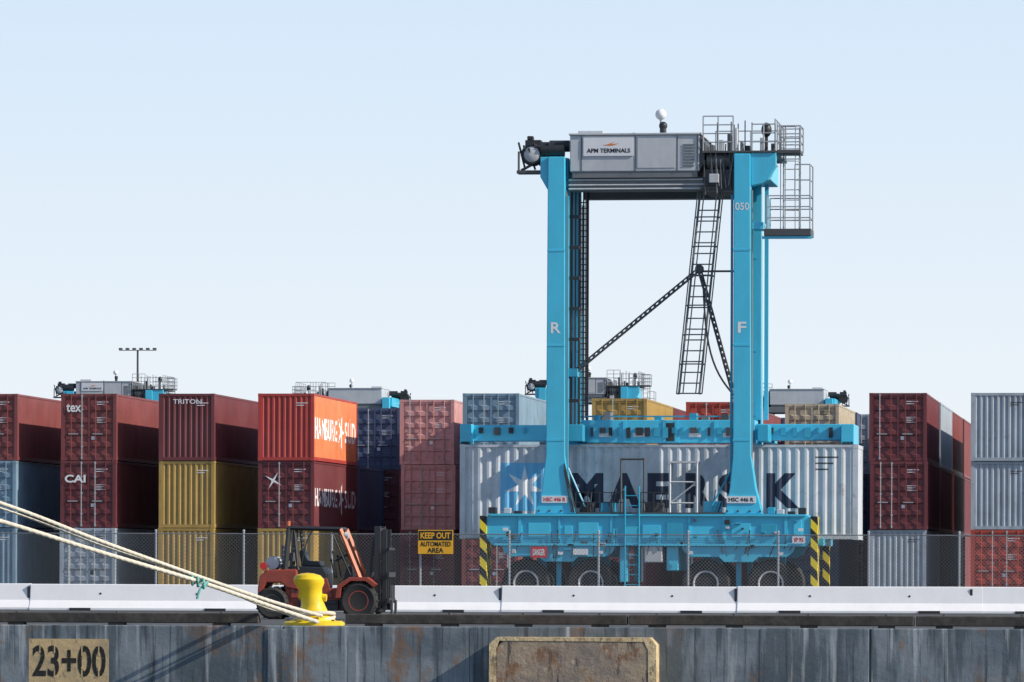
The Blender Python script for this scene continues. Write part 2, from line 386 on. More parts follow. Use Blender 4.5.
# keep out sign
kx,kz1=M(418,530,FY-0.1); kx1,kz0=M(453,554,FY-0.1)
ks=put('warning_sign',MB().box(kx,kx1,FY-0.12,FY-0.10,kz0,kz1),YELS,None,bevel=0.004)
tag(ks,'yellow and black warning sign hanging on the chain-link fence','sign')
hh=kz1-kz0; ww=kx1-kx
put('black_band',MB().box(kx+0.02,kx1-0.02,FY-0.124,FY-0.118,kz1-hh*0.43,kz1-0.02),BLACKT,ks)
text('lettering','KEEP OUT',YELS,ks,kx+0.07,FY-0.128,kz1-hh*0.36,ww-0.14,hh*0.26,bold=0.03)
text('lettering','AUTOMATED',BLACKT,ks,kx+0.06,FY-0.124,kz0+hh*0.31,ww-0.12,hh*0.21,bold=0.03)
text('lettering','AREA',BLACKT,ks,kx+0.26,FY-0.124,kz0+hh*0.05,ww-0.52,hh*0.21,bold=0.03)
put('sign_bracket',MB().box(kx+0.1,kx1-0.1,FY-0.10,FY+0.01,kz1-0.08,kz1-0.04),GALV,ks)

# ------------------------------------------------------------------ containers
CW,CL,CH=2.438,12.19,2.896; H2=CW/2
def meshes():
    d={}
    m=MB()
    for sx in (-1,1):
        for y0 in (0,CL-0.16):
            a,b_=sorted((sx*H2,sx*(H2-0.14))); m.box(a,b_,y0,y0+0.16,0.11,CH-0.11)
            a,b_=sorted((sx*(H2+0.004),sx*(H2-0.165)))
            for z0 in (0,CH-0.118): m.box(a,b_,y0-0.006 if y0==0 else y0-0.01,y0+0.17,z0,z0+0.118)
        a,b_=sorted((sx*H2,sx*(H2-0.07)))
        m.box(a,b_,0.17,CL-0.17,CH-0.09,CH-0.01); m.box(a,b_,0.17,CL-0.17,0.02,0.17)
    for y0 in (0.01,CL-0.1): 
        m.box(-H2+0.166,H2-0.166,y0,y0+0.09,CH-0.12,CH-0.005); m.box(-H2+0.166,H2-0.166,y0,y0+0.09,0.01,0.15)
    m.box(-H2+0.08,H2-0.08,0.1,CL-0.1,0.12,0.16)
    d['frame']=m.mesh('frame')
    for nm,s in (('side_r',1),('side_l',-1)):
        m=MB(); ys=[0.16]; k=0
        while k*PER<CL:
            for t in (0,0.07,0.139,0.209):
                y=k*PER+t
                if 0.17<y<CL-0.17: ys.append(y)
            k+=1
        ys.append(CL-0.16)
        for y in ys:
            x=s*(H2-0.012-corr(y)); m.v+=[(x,y,0.17),(x,y,CH-0.09)]
        for i in range(len(ys)-1): m.f.append((2*i,2*i+2,2*i+3,2*i+1))
        me=bpy.data.meshes.new(nm); me.from_pydata(m.v,[],m.f)
        if s<0: me.flip_normals()
        d[nm]=me
    m=MB(); ys=[0.1+i*0.1 for i in range(int((CL-0.2)/0.1)+1)]
    for i,y in enumerate(ys):
        z=CH-0.03 - (0.02 if i%2 else 0); m.v+=[(-H2+0.07,y,z),(H2-0.07,y,z)]
    for i in range(len(ys)-1): m.f.append((2*i,2*i+1,2*i+3,2*i+2))
    me=bpy.data.meshes.new('roof'); me.from_pydata(m.v,[],m.f); d['roof']=me
    def endp(y,s):
        m=MB(); n=0; x=-H2+0.14; pts=[]; 
        per=0.24
        while x<H2-0.14:
            for t,dd in ((0,0),(0.07,0),(0.12,0.045),(0.19,0.045)):
                xx=x+t
                if xx<H2-0.14: pts.append((xx,dd))
            x+=per
        pts.append((H2-0.14,0))
        for xx,dd in pts: m.v+=[(xx,y+s*(0.02+dd),0.15),(xx,y+s*(0.02+dd),CH-0.12)]
        for i in range(len(pts)-1): m.f.append((2*i,2*i+2,2*i+3,2*i+1))
        me=bpy.data.meshes.new('end'); me.from_pydata(m.v,[],m.f); return me
    d['end_f']=endp(0.0,1); me=endp(CL,-1); me.flip_normals(); d['end_b']=me
    dw=H2-0.145; m=MB(); zs=[]
    z0,z1=0.16,CH-0.125; nb=5; hz=(z1-z0)/nb; zz=[(z0,0)]
    for i in range(nb):
        a=z0+i*hz; zz+=[(a+0.10,0),(a+0.15,0.035),(a+hz-0.12,0.035),(a+hz-0.07,0)]
    zz.append((z1,0))
    for z,dd in zz: m.v+=[(0.03,0.03+dd,z),(dw-0.03,0.03+dd,z)]
    for i in range(len(zz)-1): m.f.append((2*i,2*i+1,2*i+3,2*i+2))
    m.box(0,0.035,0.022,0.08,z0,z1); m.box(dw-0.035,dw-0.003,0.022,0.08,z0,z1)
    d['door']=m.mesh('door')
    m=MB(); m.cyl((0,-0.012,0.05),(0,-0.012,CH-0.03),0.021,6)
    for z in (0.12,0.6,1.5,2.2,CH-0.1): m.box(-0.05,0.05,-0.02,0.03,z-0.03,z+0.03)
    d['rod']=m.mesh('lock_rod')
    d['handle']=MB().box(-0.02,0.42,-0.04,-0.022,1.13,1.17).mesh('handle')
    m=MB()
    for r in range(2): m.box(0.35,0.35+0.5-0.16*r,0.017,0.021,2.52-0.1*r,2.55-0.1*r)
    d['idm']=m.mesh('marking')
    m=MB()
    for r in range(4): m.box(0.35,0.35+0.4-0.06*(r%3),0.017,0.021,1.85-0.07*r,1.870-0.07*r)
    m.box(0.12,0.26,0.017,0.021,0.9,1.05)
    d['idm2']=m.mesh('marking')
    return d
CM=meshes(); 
PAL={'maroon':((0.155,0.028,0.034),'dark maroon'),'brown':((0.22,0.05,0.048),'brownish red'),'red':((0.45,0.045,0.036),'brick red'),
'orange':((0.80,0.23,0.085),'sunlit red'),'mustard':((0.42,0.27,0.07),'mustard yellow'),'navy':((0.075,0.095,0.17),'muted navy blue'),  # orange is the brick red with warm sunlight put into the colour
'grey':((0.37,0.42,0.47),'light grey'),'steel':((0.20,0.31,0.40),'steel blue'),'pink':((0.58,0.30,0.29),'faded pinkish brown'),
'beige':((0.50,0.43,0.31),'beige'),'lgrey':((0.58,0.62,0.66),'pale grey'),'dred':((0.45,0.06,0.035),'dark red')}
def cpaint(c): return paint('container_'+c+'_paint',PAL[c][0],0.5,0.7,{'pink':0.7,'beige':0.9}.get(c,0.45),0.9,5)
def container(x,y,z,colour,end='door',rot=0,label=None,marks=True,sidecol=None,group='stacked shipping containers'):
    mat=cpaint(colour); smat=cpaint(sidecol) if sidecol else mat
    e=empty('shipping_container',(x,y,z),(0,0,rot))
    tag(e,label or (PAL[colour][1]+' shipping container '+('with lock-rod doors' if end=='door' else 'with corrugated end')+' in a yard stack'),'shipping container',group)
    link('frame',CM['frame'],mat,e); link('side_panel',CM['side_r'],smat,e); link('side_panel',CM['side_l'],mat,e)
    link('roof',CM['roof'],mat,e); link('end_panel',CM['end_b'],mat,e)
    mm=WHITE if colour not in('lgrey','grey','beige') else BLACKT
    if end=='door':
        for s in (-1,1):
            dl=link('door',CM['door'],mat,e,(-H2+0.145 if s<0 else 0.004,0,0))
            for t in (0.28,0.72):
                rr=link('lock_rod',CM['rod'],(GALV if random.random()<0.35 else mat),dl,(t*(H2-0.145),0,0))
            link('handle',CM['handle'],GALV,dl,(0.2,0,0))
            if marks and s>0:
                link('marking',CM['idm'],mm,dl,(0.0,0,0)); link('marking',CM['idm2'],mm,dl,(0.0,0,0))
    else:
        link('end_panel',CM['end_f'],mat,e)
        if marks: link('marking',CM['idm'],mm,e,(0.1,0,-0.05))
    return e
FYR=231.0
def stack(px,Y,cols,ends=None,bays=1,**k):
    x=WX(px,Y)+H2; out=[]
    for i,c in enumerate(cols):
        en=(ends[i] if ends else random.choice(['door','door','blind']))
        out.append(container(x+random.uniform(-0.035,0.035),Y+random.uniform(-0.08,0.08),0.01+i*(CH+0.012),c,'door' if en in('door','d') else 'blind',rot=random.uniform(-0.0025,0.0025)))
    return x,out
stack(-140,FYR,['steel','brown','maroon'])
stack(-39,FYR,['steel','steel','brown'],'bdd')
x60,s60=stack(60,FYR,['grey','maroon','brown'],'ddd')
x158,s158=stack(158,FYR,['mustard','mustard','maroon'],'bbb')
x257,s257=stack(257,FYR,['mustard','maroon','red'],'bdb')
stack(348,252,['brown','maroon','navy'],'ddd')
stack(400,239.5,['brown','pink','pink'],'ddd')
stack(462,FYR,['brown','grey','steel'],'ddd')
x869,s869=stack(869,FYR,['grey','maroon','maroon'],'bdd')
stack(970,FYR,['dred','grey','grey'],'dbb')
stack(1071,FYR,['maroon','navy','red'])
def logo(e,body,x,z,w,h,mat=WHITE,bold=0.02,y=0.012): return text('lettering',body,mat,e,x,y,z,w,h,bold=bold)
logo(s60[2],'tex',-0.98,2.10,0.66,0.36,bold=0.02,y=-0.046)
logo(s60[1],'CAI',-1.02,1.95,0.92,0.34,bold=0.03,y=-0.046)
logo(s158[2],'TRITON',-0.6,2.45,1.25,0.2,bold=0.01)
def starmesh(n,r1,r2,cx,cz,rot=math.pi/2,sx=1.0):
    pts=[]
    for i in range(2*n):
        a=rot+math.pi*i/n; r=r1 if i%2==0 else r2; pts.append((cx+sx*r*math.cos(a),cz+r*math.sin(a)))
    c=len(pts); return pts+[(cx,cz)],[(i,(i+1)%c,c) for i in range(c)]
vs,fs=starmesh(4,0.42,0.07,0,0,R(60))
link('emblem',flatmesh('emblem',vs,fs,'-y'),WHITE,s257[1],(-0.55,-0.046,2.05))
PX=H2-0.012
for e_,z_,h_,bo_,mt_ in ((s257[2],0.95,0.95,0.02,WHITE),(s257[1],0.95,0.80,0.01,FADEW)):
    text('lettering','HAMBURG',mt_,e_,0,0.4,z_,6.2,h_,'+x',bo_,1.08,wrap=PX)
    vs,fs=starmesh(5,h_*1.0,0.24,0,0,R(70),1.0); link('emblem',flatmesh('emblem',[(7.6+a,z_+h_*0.5+b2) for a,b2 in vs],fs,'+x',PX),mt_,e_)
    text('lettering','SÜD',mt_,e_,0,8.7,z_,3.05,h_*1.22,'+x',bo_,1.08,wrap=PX)
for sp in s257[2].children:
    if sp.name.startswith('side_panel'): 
        sp.material_slots[0].link='OBJECT'; sp.material_slots[0].material=cpaint('orange'); break  # sunlit look of the red container's side, painted into the panel colour
def behind(px,cols_list):
    x=WX(px,FYR)+H2
    for j,cols in enumerate(cols_list):
        for i,c in enumerate(cols):
            container(x+random.uniform(-0.04,0.04),FYR+13.0*(j+1)+random.uniform(-.2,.2),0.01+i*(CH+0.012),c,random.choice(['door','blind']))
behind(869,[['maroon','brown','grey'],['navy','maroon','brown'],['brown','maroon','brown'],['navy','beige']])
behind(970,[['grey','brown','grey'],['navy','brown','maroon']])
behind(462,[['brown','grey','grey']])
behind(257,[['brown','navy']])
behind(158,[['brown','maroon','navy']]); behind(60,[['navy','maroon','brown']])
for px,Y,cols in ((505,262,['brown','grey','brown']),(591,238,['maroon','grey','mustard']),(685,243,['brown','steel','dred']),(785,246,['navy','grey','beige']),(820,262,['maroon','navy','grey']),
                  (640,275,['brown','maroon','grey']),(735,268,['grey','steel','navy']),(455,262,['brown','dred','maroon']),(555,280,['navy','maroon','grey'])):
    stack(px,Y,cols)
    if px in (591,785,685): stack(px+((1188-px)*0.05),Y+13,cols[::-1])

# the carried container
XC=WX(656,YC)
mc=container(XC-CL/2+0.0,YC,2.08,'lgrey','blind',rot=-math.pi/2,label='pale grey shipping container with big navy lettering under a carrier',marks=False,group=None)
cl_,_=M(459.5,500,YC-H2); mc.location.x=cl_
def my(px): return WX(px,YC-H2)-cl_
def mzc(py): return M(650,py,YC-H2)[1]-2.08
a0,a1=my(500),my(547.5); zc0,zc1=mzc(511),mzc(463)
link('logo_panel',flatmesh('logo',[(a0,zc0),(a1,zc0),(a1,zc1),(a0,zc1)],[(0,1,2,3)],'+x',PX,0.003),LOGOB,mc)
vs,fs=starmesh(7,0.66,0.23,(a0+a1)/2+0.02,(zc0+zc1)/2)
link('emblem',flatmesh('star',vs,fs,'+x',PX,0.008),WHITE,mc)
for chh,pa,pb in (('M',570,603),('A',607,641),('E',647,669),('R',685,712),('S',718,744),('K',766,799)):
    text('lettering',chh,NAVY,mc,0,my(pa),mzc(508),my(pb)-my(pa),mzc(473)-mzc(508),'+x',0.05,1.0,wrap=PX)
for r in range(3):
    z=mzc(457+6*r); aa=my(815); bb=my(838-5*r)
    link('marking',flatmesh('mk',[(aa,z-0.03),(bb,z-0.03),(bb,z+0.02),(aa,z+0.02)],[(0,1,2,3)],'+x',PX,0.003),DGREY,mc)

# ------------------------------------------------------------------ straddle carrier
G='straddle carriers in the container yard'
SC=empty('straddle_carrier',(XC-0.045,YC,0))
tag(SC,'tall cyan straddle carrier holding a pale grey container','straddle carrier',G)
def nx(px,yl=-2.4): return WX(px,YC+yl)-XC
def nz(py,yl=-2.4,px=650): return M(px,py,YC+yl)[1]
bz0,bz1=nz(546),nz(514)
for side in (-1,1):
    ya,yb=(-2.45,-1.75) if side<0 else (1.75,2.45)
    bpf=[(nx(487),bz0+0.25),(nx(494),bz0),(nx(808),bz0),(nx(813),bz0+0.15),(nx(813),bz1-0.1),(nx(808),bz1),(nx(490),bz1),(nx(487),bz1-0.15)]
    beam=put('base_beam',MB().prism(bpf,'y',ya,yb),CYAN,SC,bevel=0.03)
    yo=ya-0.03 if side<0 else yb+0.003
    for a,c in ((520,523),(560,562),(612,615),(690,692),(724,727),(786,789)):
        put('stiffener',MB().box(nx(a),nx(c),yo-0.03,yo+0.027,bz0+0.09,bz1-0.08),CYAN,beam)
    put('flange',MB().box(nx(496),nx(806),yo-0.08,yo+0.027,bz0+0.004,bz0+0.07),CYAN,beam)
    put('flange',MB().box(nx(492),nx(807),yo-0.08,yo+0.027,bz1-0.065,bz1-0.004),CYAN,beam)
    for a,c,d_,e_ in ((530,552,523,537),(566,574,526,536),(580,600,522,538),(644,662,525,538),(668,684,522,540),(733,752,523,537),(762,778,524,536),(795,803,520,538)):
        put('access_hatch',MB().box(nx(a),nx(c),yo-0.012,yo+0.027,nz(e_),nz(d_)),random.choice([CYAN,CYAN,CYAND]),beam,bevel=0.008)
    for a,c in ((503,617),(683,797)):
        mid=(a+c)/2
        put('bogie_frame',MB().prism([(nx(a),bz0-0.003),(nx(c),bz0-0.003),(nx(c-3),nz(553)),(nx(c-10),nz(557)),(nx(mid+20),nz(557)),(nx(mid+14),nz(562)),(nx(mid-14),nz(562)),(nx(mid-20),nz(557)),(nx(a+10),nz(557)),(nx(a+3),nz(553))],'y',*((-2.47,-2.36) if side<0 else (2.36,2.47))),CYAN,SC,bevel=0.015)
    for pts in ([(548,156),(565,156),(566,455),(570,490),(577,514),(536,514),(543,490),(547,455)],
                   [(734,154),(750.5,154),(752,455),(757,488),(764,514),(726,514),(731,488),(734,455)]):
        pr=[(nx(a),nz(b_)) for a,b_ in pts]
        pr[4]=(pr[4][0],bz1-0.002); pr[5]=(pr[5][0],bz1-0.002)
        y0,y1=(-2.4,-1.86) if side<0 else (1.86,2.4)
        lg=put('leg',MB().prism(pr,'y',y0,y1),CYAN,SC,bevel=0.025)
        for py in (250,345,440): put('weld_band',MB().box(pr[0][0]-0.012,pr[1][0]+0.012,y0-0.012,y1+0.012,nz(py)-0.03,nz(py)+0.03),CYAN,lg)
        s_=1 if pts[0][0]<600 else -1
        gx=(pr[1][0]+0.07) if s_>0 else pr[0][0]-0.07
        put('guide_rail',MB().box(gx-0.03,gx+0.03,(y0+y1)/2-0.12,(y0+y1)/2+0.12,bz1+0.3,nz(195)),CYAND,lg)
        if side<0:
            for yy_,r_ in ((-2.25,0.018),(-2.1,0.028),(-1.95,0.018)):
                put('conduit',MB().cyl((pr[1][0]+0.05,yy_,bz1+0.9),(pr[1][0]+0.03,yy_,nz(190)),r_,6),MGREY,lg)
            if s_>0:
                for k in range(3): put('hose',MB().cyl((pr[1][0]+0.02,-2.42,nz(470)+0.1*k),(pr[4][0]-0.1+0.06*k,-2.44,bz1+0.05),0.02,5),DARK,lg)
        for a_ in (-0.5,-0.18,0.18,0.5): put('foot_bolt',MB().cyl(((pr[4][0]+pr[5][0])/2+a_,y0-0.02,bz1+0.09),((pr[4][0]+pr[5][0])/2+a_,y0+0.01,bz1+0.09),0.035,6),DGREY,lg)
    for px in (527,592,707,772):
        wx=nx(px); wy=side*2.1; rr=0.74
        wh=empty('wheel',(wx,wy,rr),parent=SC)
        put('tyre',MB().lathe([(0.36,-0.2),(0.55,-0.235),(0.68,-0.23),(0.73,-0.18),(0.74,0),(0.73,0.18),(0.68,0.23),(0.55,0.235),(0.36,0.2)],(0,0,0),'y',32),TYRE,wh,smooth=True)
        put('rim',MB().lathe([(0.0001,-0.17),(0.13,-0.17),(0.16,-0.10),(0.30,-0.12),(0.35,-0.235),(0.39,-0.24),(0.39,0.21),(0.35,0.205),(0.3,0.1),(0.0001,0.1)],(0,0,0),'y',24),GREYP,wh,smooth=True)
        put('wheel_fork',MB().box(wx-0.16,wx+0.16,wy+(0.25 if side<0 else -0.36),wy+(0.36 if side<0 else -0.25),0.55,bz0-0.003),CYAND,SC,bevel=0.02)
    put('drive_box',MB().box(nx(621),nx(629),side*2.1-0.3,side*2.1+0.3,bz0-1.1,bz0-0.002),CYAN,SC,bevel=0.03)
    put('drive_box',MB().box(nx(731),nx(748),side*2.1-0.40,side*2.1+0.3,bz0-0.45,bz0-0.002) if side>0 else MB().box(nx(646),nx(664),side*2.1-0.40,side*2.1+0.3,bz0-0.5,bz0-0.002),GREYP,SC,bevel=0.03)
    put('drive_box',MB().box(nx(668),nx(680),side*2.1-0.3,side*2.1+0.3,bz0-0.75,bz0-0.002),CYAN,SC,bevel=0.03)
    for k in range(3):
        z=bz0+0.12+0.06*k; put('hose',MB().cyl((nx(500),yo-0.06,z),(nx(800),yo-0.06,z),0.012,5),(CYAND if side<0 else DARK),SC)
    for a,c in ((557,562),(737,742)): put('wheel_guard',MB().box(nx(a),nx(c),side*2.1-0.1,side*2.1+0.1,0.3,bz0-0.004),CYAND,SC,bevel=0.02)
# loose hoses, valve blocks and brackets on the near base beam
for k in range(44):
    px=random.uniform(498,800)
    if 620<px<650: continue
    if k%2: put('hose',MB().cyl((nx(px),-2.53,bz0+random.uniform(0.05,0.5)),(nx(px+random.uniform(-6,6)),-2.53,bz0-random.uniform(0.1,0.55)),0.016,5),random.choice([DARK,DARK,DGREY]),SC)
    else:
        z=bz0+random.uniform(-0.3,0.75); put('valve_block',MB().box(nx(px),nx(px)+random.uniform(0.06,0.22),-2.56,-2.5,z,z+random.uniform(0.05,0.14)),random.choice([DARK,DGREY,GREYP,CYAND]),SC,bevel=0.01)
for px0,px1,py0,py1,yy in ((481,488,516,588,-2.5),(812,819,516,588,-2.5),(824,831,538,590,2.3),(486,492,530,590,2.3)):
    a=nx(px0,yy); c=nx(px1,yy)
    put('hazard_panel',MB().box(a,c,yy,yy+0.75 if yy<0 else yy+0.15,nz(py1,yy),nz(py0,yy)),HAZ,SC,bevel=0.01)
put('bumper_link',MB().box(nx(810),nx(824),-2.2,2.3,nz(545),nz(538)),CYAND,SC)
for px in (493,803):
    put('head_lamp',MB().box(nx(px)-0.12,nx(px)+0.12,-2.3,-2.0,bz1+0.003,bz1+0.2),DARK,SC,bevel=0.02)
for px,py,mt in ((508,508,GREYP),(518,511,DARK),(781,509,GREYP),(792,511,DARK),(772,507,CYAND)):
    put('sensor_box',MB().box(nx(px)-0.1,nx(px)+0.12,-2.35,-2.0,bz1+0.003,nz(py)),mt,SC,bevel=0.02)
for px0,px1 in ((541,569),(733,770)):
    put('top_crossbeam',MB().box(nx(px0)+0.06,nx(px1)-0.06,-1.855,1.855,nz(178),nz(156)),CYAN,SC,bevel=0.03)
put('leg_cap',MB().prism([(nx(750.5),nz(153)),(nx(776),nz(153)),(nx(776),nz(166)),(nx(768),nz(180)),(nx(762),nz(184)),(nx(751),nz(186))],'y',-2.3,-1.9),CYAN,SC,bevel=0.02)
put('leg_cap',MB().prism([(nx(540),nz(156)),(nx(548),nz(156)),(nx(548),nz(190)),(nx(540),nz(176))],'y',-2.3,-1.9),CYAN,SC,bevel=0.02)
for ya,yb in ((-2.1,-1.5),(1.5,2.1)):
    put('top_beam',MB().box(nx(569),nx(734),ya,yb,nz(190),nz(177)),MGREY,SC,bevel=0.02)
for k,py in enumerate((179,184,188)): put('pipe',MB().cyl((nx(568),-2.13,nz(py)),(nx(730),-2.13,nz(py)),0.03,6),GREYP,SC)
hz0,hz1=nz(171),nz(134.5)
hs=put('machine_house',MB().box(nx(569.5),nx(699),-2.25,1.6,hz0,hz1),GREYP,SC,bevel=0.03)
put('roof_sheet',MB().box(nx(568.5),nx(701),-2.3,1.65,hz1+0.002,hz1+0.06),GREYP,hs,bevel=0.01)
put('lower_skirt',MB().box(nx(572),nx(697),-2.22,1.5,nz(177),hz0-0.003),MGREY,hs)
for px in (581,635,677,697): put('panel_seam',MB().box(nx(px)-0.012,nx(px)+0.012,-2.262,-2.252,hz0+0.02,hz1-0.02),DGREY,hs)
put('door_panel',MB().box(nx(637),nx(675),-2.268,-2.252,hz0+0.1,hz1-0.1),GREYP,hs,bevel=0.01)
lv=MB()
for k in range(8):
    z=hz0+0.15+k*0.09; lv.box(nx(683),nx(694),-2.275,-2.255,z,z+0.04)
put('louvre',lv,MGREY,hs)
put('roof_box',MB().box(nx(575),nx(600),-1.5,0.5,hz1+0.06,hz1+0.2),GREYP,hs,bevel=0.02)
sgn=put('name_board',MB().box(nx(583),nx(633),-2.29,-2.255,nz(155.5),nz(137)),WHITEP,hs,bevel=0.005)
text('lettering','APM TERMINALS',BLACKT,sgn,nx(586.5),-2.294,nz(152.2),nx(630)-nx(586.5),nz(147.8)-nz(152.2),bold=0.03)
put('emblem',MB().prism([(nx(603),nz(144.5)),(nx(608),nz(143.5)),(nx(615),nz(141)),(nx(611),nz(143.6)),(nx(619),nz(142.8)),(nx(612),nz(145))],'y',-2.297,-2.291),EMBO,sgn)
put('house_end_wedge',MB().prism([(nx(699),hz0),(nx(704),hz0+0.3),(nx(704),hz1-0.25),(nx(699),hz1)],'y',-2.2,1.5),DGREY,hs)
hm=empty('hoist_machinery',(0,0,0),parent=SC)
put('winch_drum',MB().lathe([(0.05,-1.6),(0.42,-1.6),(0.42,-1.5),(0.3,-1.48),(0.3,1.48),(0.42,1.5),(0.42,1.6),(0.05,1.6)],(nx(718),0,nz(165)),'y',20),DARK,hm,smooth=True)
put('motor',MB().cyl((nx(706),-1.9,nz(160)),(nx(730),-1.9,nz(160)),0.26,16),MGREY,hm,smooth=True)
put('gearbox',MB().box(nx(705),nx(732),-2.2,-1.4,nz(186),nz(169)),DGREY,hm,bevel=0.03)
put('junction_box',MB().box(nx(709),nx(719),-2.36,-2.2,nz(183),nz(174)),GREYP,hm,bevel=0.02)
put('base_plate',MB().box(nx(700),nx(734),-2.2,2.0,nz(189),nz(186)),DGREY,hm)
for k in range(14):
    x=nx(703+2.3*k); put('hose',MB().cyl((x,-2.3,nz(random.uniform(182,196))),(x+random.uniform(-.2,.2),-2.28,nz(142+random.uniform(0,22))),0.022,5),random.choice([DARK,DGREY,MGREY]),hm)
def railing(name,pts,h,parent=SC,mat=GALV,mids=2,r=0.022,postgap=0.9):
    m=MB()
    for (x0,y0,z0),(x1,y1,z1) in zip(pts[:-1],pts[1:]):
        L_=math.dist((x0,y0,z0),(x1,y1,z1)); n=max(1,round(L_/postgap))
        for i in range(n+1):
            t=i/n; x,y,z=x0+(x1-x0)*t,y0+(y1-y0)*t,z0+(z1-z0)*t
            m.cyl((x,y,z),(x,y,z+h),r,6)
        for k in range(mids+1):
            hh=h*(k+1)/(mids+1); m.cyl((x0,y0,z0+hh),(x1,y1,z1+hh),r*0.9,6)
    return put(name,m,mat,parent)
def ladder(name,p0,p1,wv,parent=SC,mat=GALV,r=0.025,step=0.3,cage=None):
    m=MB(); p0=Vector(p0);p1=Vector(p1);wv=Vector(wv); 
    m.cyl(p0-wv,p1-wv,r,6); m.cyl(p0+wv,p1+wv,r,6); n=int((p1-p0).length/step)
    for i in range(1,n):
        c=p0.lerp(p1,i/n); m.cyl(c-wv,c+wv,r*0.6,5)
    if cage:
        cv=Vector(cage); nn=max(2,int((p1-p0).length/0.8))
        for off in (-1,-0.5,0.5,1):
            q=wv*off*1.25+cv*(1-0.35*abs(off)); m.cyl(p0+q,p1+q,r*0.6,5)
        for i in range(nn+1):
            c=p0.lerp(p1,i/nn); ring=[c-wv,c-wv*1.25+cv*0.65,c-wv*0.6+cv*0.85,c+wv*0.6+cv*0.85,c+wv*1.25+cv*0.65,c+wv]
            for a,b_ in zip(ring[:-1],ring[1:]): m.cyl(a,b_,r*0.6,5)
    return put(name,m,mat,parent)
topz=nz(151)
dk=put('service_deck',MB().box(nx(702),nx(776),-2.35,2.2,topz-0.06,topz),DGREY,SC)
railing('railing',[(nx(703),-2.3,topz),(nx(733),-2.3,topz)],1.05,dk,mids=3,postgap=0.45)
railing('railing',[(nx(703),2.1,topz),(nx(775),2.1,topz),(nx(775),-2.3,topz)],0.95,dk)
railing('railing',[(nx(752),-2.3,topz),(nx(775),-2.3,topz)],0.8,dk,postgap=0.4)
for px,w_,h_,mt in ((707,4,9,MGREY),(715,5,14,GREYP),(724,4,20,DGREY),(731,3,26,GREYP),(737,3,12,MGREY),(742,5,8,DARK),(757,4,16,GREYP),(768,4,10,DGREY)):
    put('deck_equipment',MB().box(nx(px),nx(px+w_),-1.2,-0.8,topz+0.002,topz+h_/33),mt,SC,bevel=0.02)
pf=put('access_platform',MB().box(nx(764),nx(811),-2.3,-1.0,nz(236),nz(229)),DGREY,SC,bevel=0.01)
railing('railing',[(nx(767),-2.27,nz(229)),(nx(810),-2.27,nz(229)),(nx(810),-1.03,nz(229)),(nx(767),-1.03,nz(229))],nz(196)-nz(229),pf)
railing('railing',[(nx(795),-2.27,nz(196)),(nx(810),-2.27,nz(196)),(nx(810),-1.03,nz(196))],nz(165)-nz(196),pf,mids=1)
ladder('ladder',(nx(789),-1.2,nz(229)),(nx(789),-1.2,nz(126)),(nx(797)-nx(789),0,0),SC,cage=(0,-0.7,0))
up=put('upper_platform',MB().box(nx(776.5),nx(800),-2.2,-0.9,nz(153),nz(150)),DGREY,SC)
railing('railing',[(nx(777),-2.15,nz(150)),(nx(800),-2.15,nz(150)),(nx(800),-0.95,nz(150)),(nx(777),-0.95,nz(150))],nz(126)-nz(150),up)
put('platform_support',MB().box(nx(762),nx(812),-2.25,-2.13,nz(239),nz(236.3)).box(nx(752),nx(763),-2.2,-1.1,nz(229),nz(222)),CYAN,SC)
for px,w_ in ((757,0.14),(765,0.12)):
    put('guide_mast',MB().box(nx(px,0.8),nx(px,0.8)+w_,0.8,1.0,nz(420,0.8),nz(180,0.8)),CYAN,SC)
put('antenna_mast',MB().cyl((nx(658),-1.5,hz1),(nx(658),-1.5,nz(116)),0.035,8),GALV,SC)
put('radome',MB().sphere((nx(658),-1.5,nz(112)),0.17,18),WHITE,SC,smooth=True)
put('beacon',MB().cyl((nx(661),-1.7,hz1),(nx(661),-1.7,nz(124)),0.10,10).sphere((nx(661),-1.7,nz(124)),0.13,10),DARK,SC,smooth=True)
put('flood_lamp',MB().cyl((nx(765),-1.8,nz(152)),(nx(765),-1.8,nz(130)),0.05,6).sphere((nx(765),-1.8,nz(129)),0.16,10,1.4),DARK,SC,smooth=True)
put('flood_lamp',MB().cyl((nx(632),-1.8,hz1),(nx(632),-1.8,nz(131)),0.05,8),DARK,SC)
for px in (712,726,729,733,740,747): put('whip_antenna',MB().cyl((nx(px),-0.5,topz),(nx(px),-0.5,nz(116+px%5)),0.02,5),DARK,SC)
lm=empty('cooling_unit',(0,0,0),parent=SC)
put('fan_housing',MB().lathe([(0.02,-0.25),(0.3,-0.25),(0.34,-0.2),(0.34,0.15),(0.02,0.15)],(nx(531),-1.9,nz(153)),'y',20),DARK,lm,smooth=True)
put('fan_grille',MB().lathe([(0.02,-0.03),(0.2,-0.03),(0.24,0),(0.02,0.01)],(nx(531),-2.16,nz(153)),'y',20),GREYP,lm,smooth=True)
put('motor',MB().cyl((nx(540),-2.0,nz(148)),(nx(563),-2.0,nz(148)),0.24,14),DARK,lm,smooth=True)
put('motor',MB().cyl((nx(546),-1.4,nz(143)),(nx(566),-1.4,nz(143)),0.18,14),DARK,lm,smooth=True)
put('motor_box',MB().box(nx(522),nx(538),-1.6,-1.2,nz(146),nz(137)).box(nx(524),nx(530),-1.6,-1.3,nz(137),nz(133)),DARK,lm,bevel=0.02)
put('support_arm',MB().box(nx(516),nx(545),-2.2,-1.6,nz(172),nz(169)).bar((nx(518),-2.15,nz(170)),(nx(518),-2.15,nz(150)),0.05).bar((nx(545),-2.1,nz(170)),(nx(545),-2.1,nz(150)),0.06).bar((nx(520),-2.1,nz(169)),(nx(541),-2.1,nz(158)),0.06),DGREY,lm)
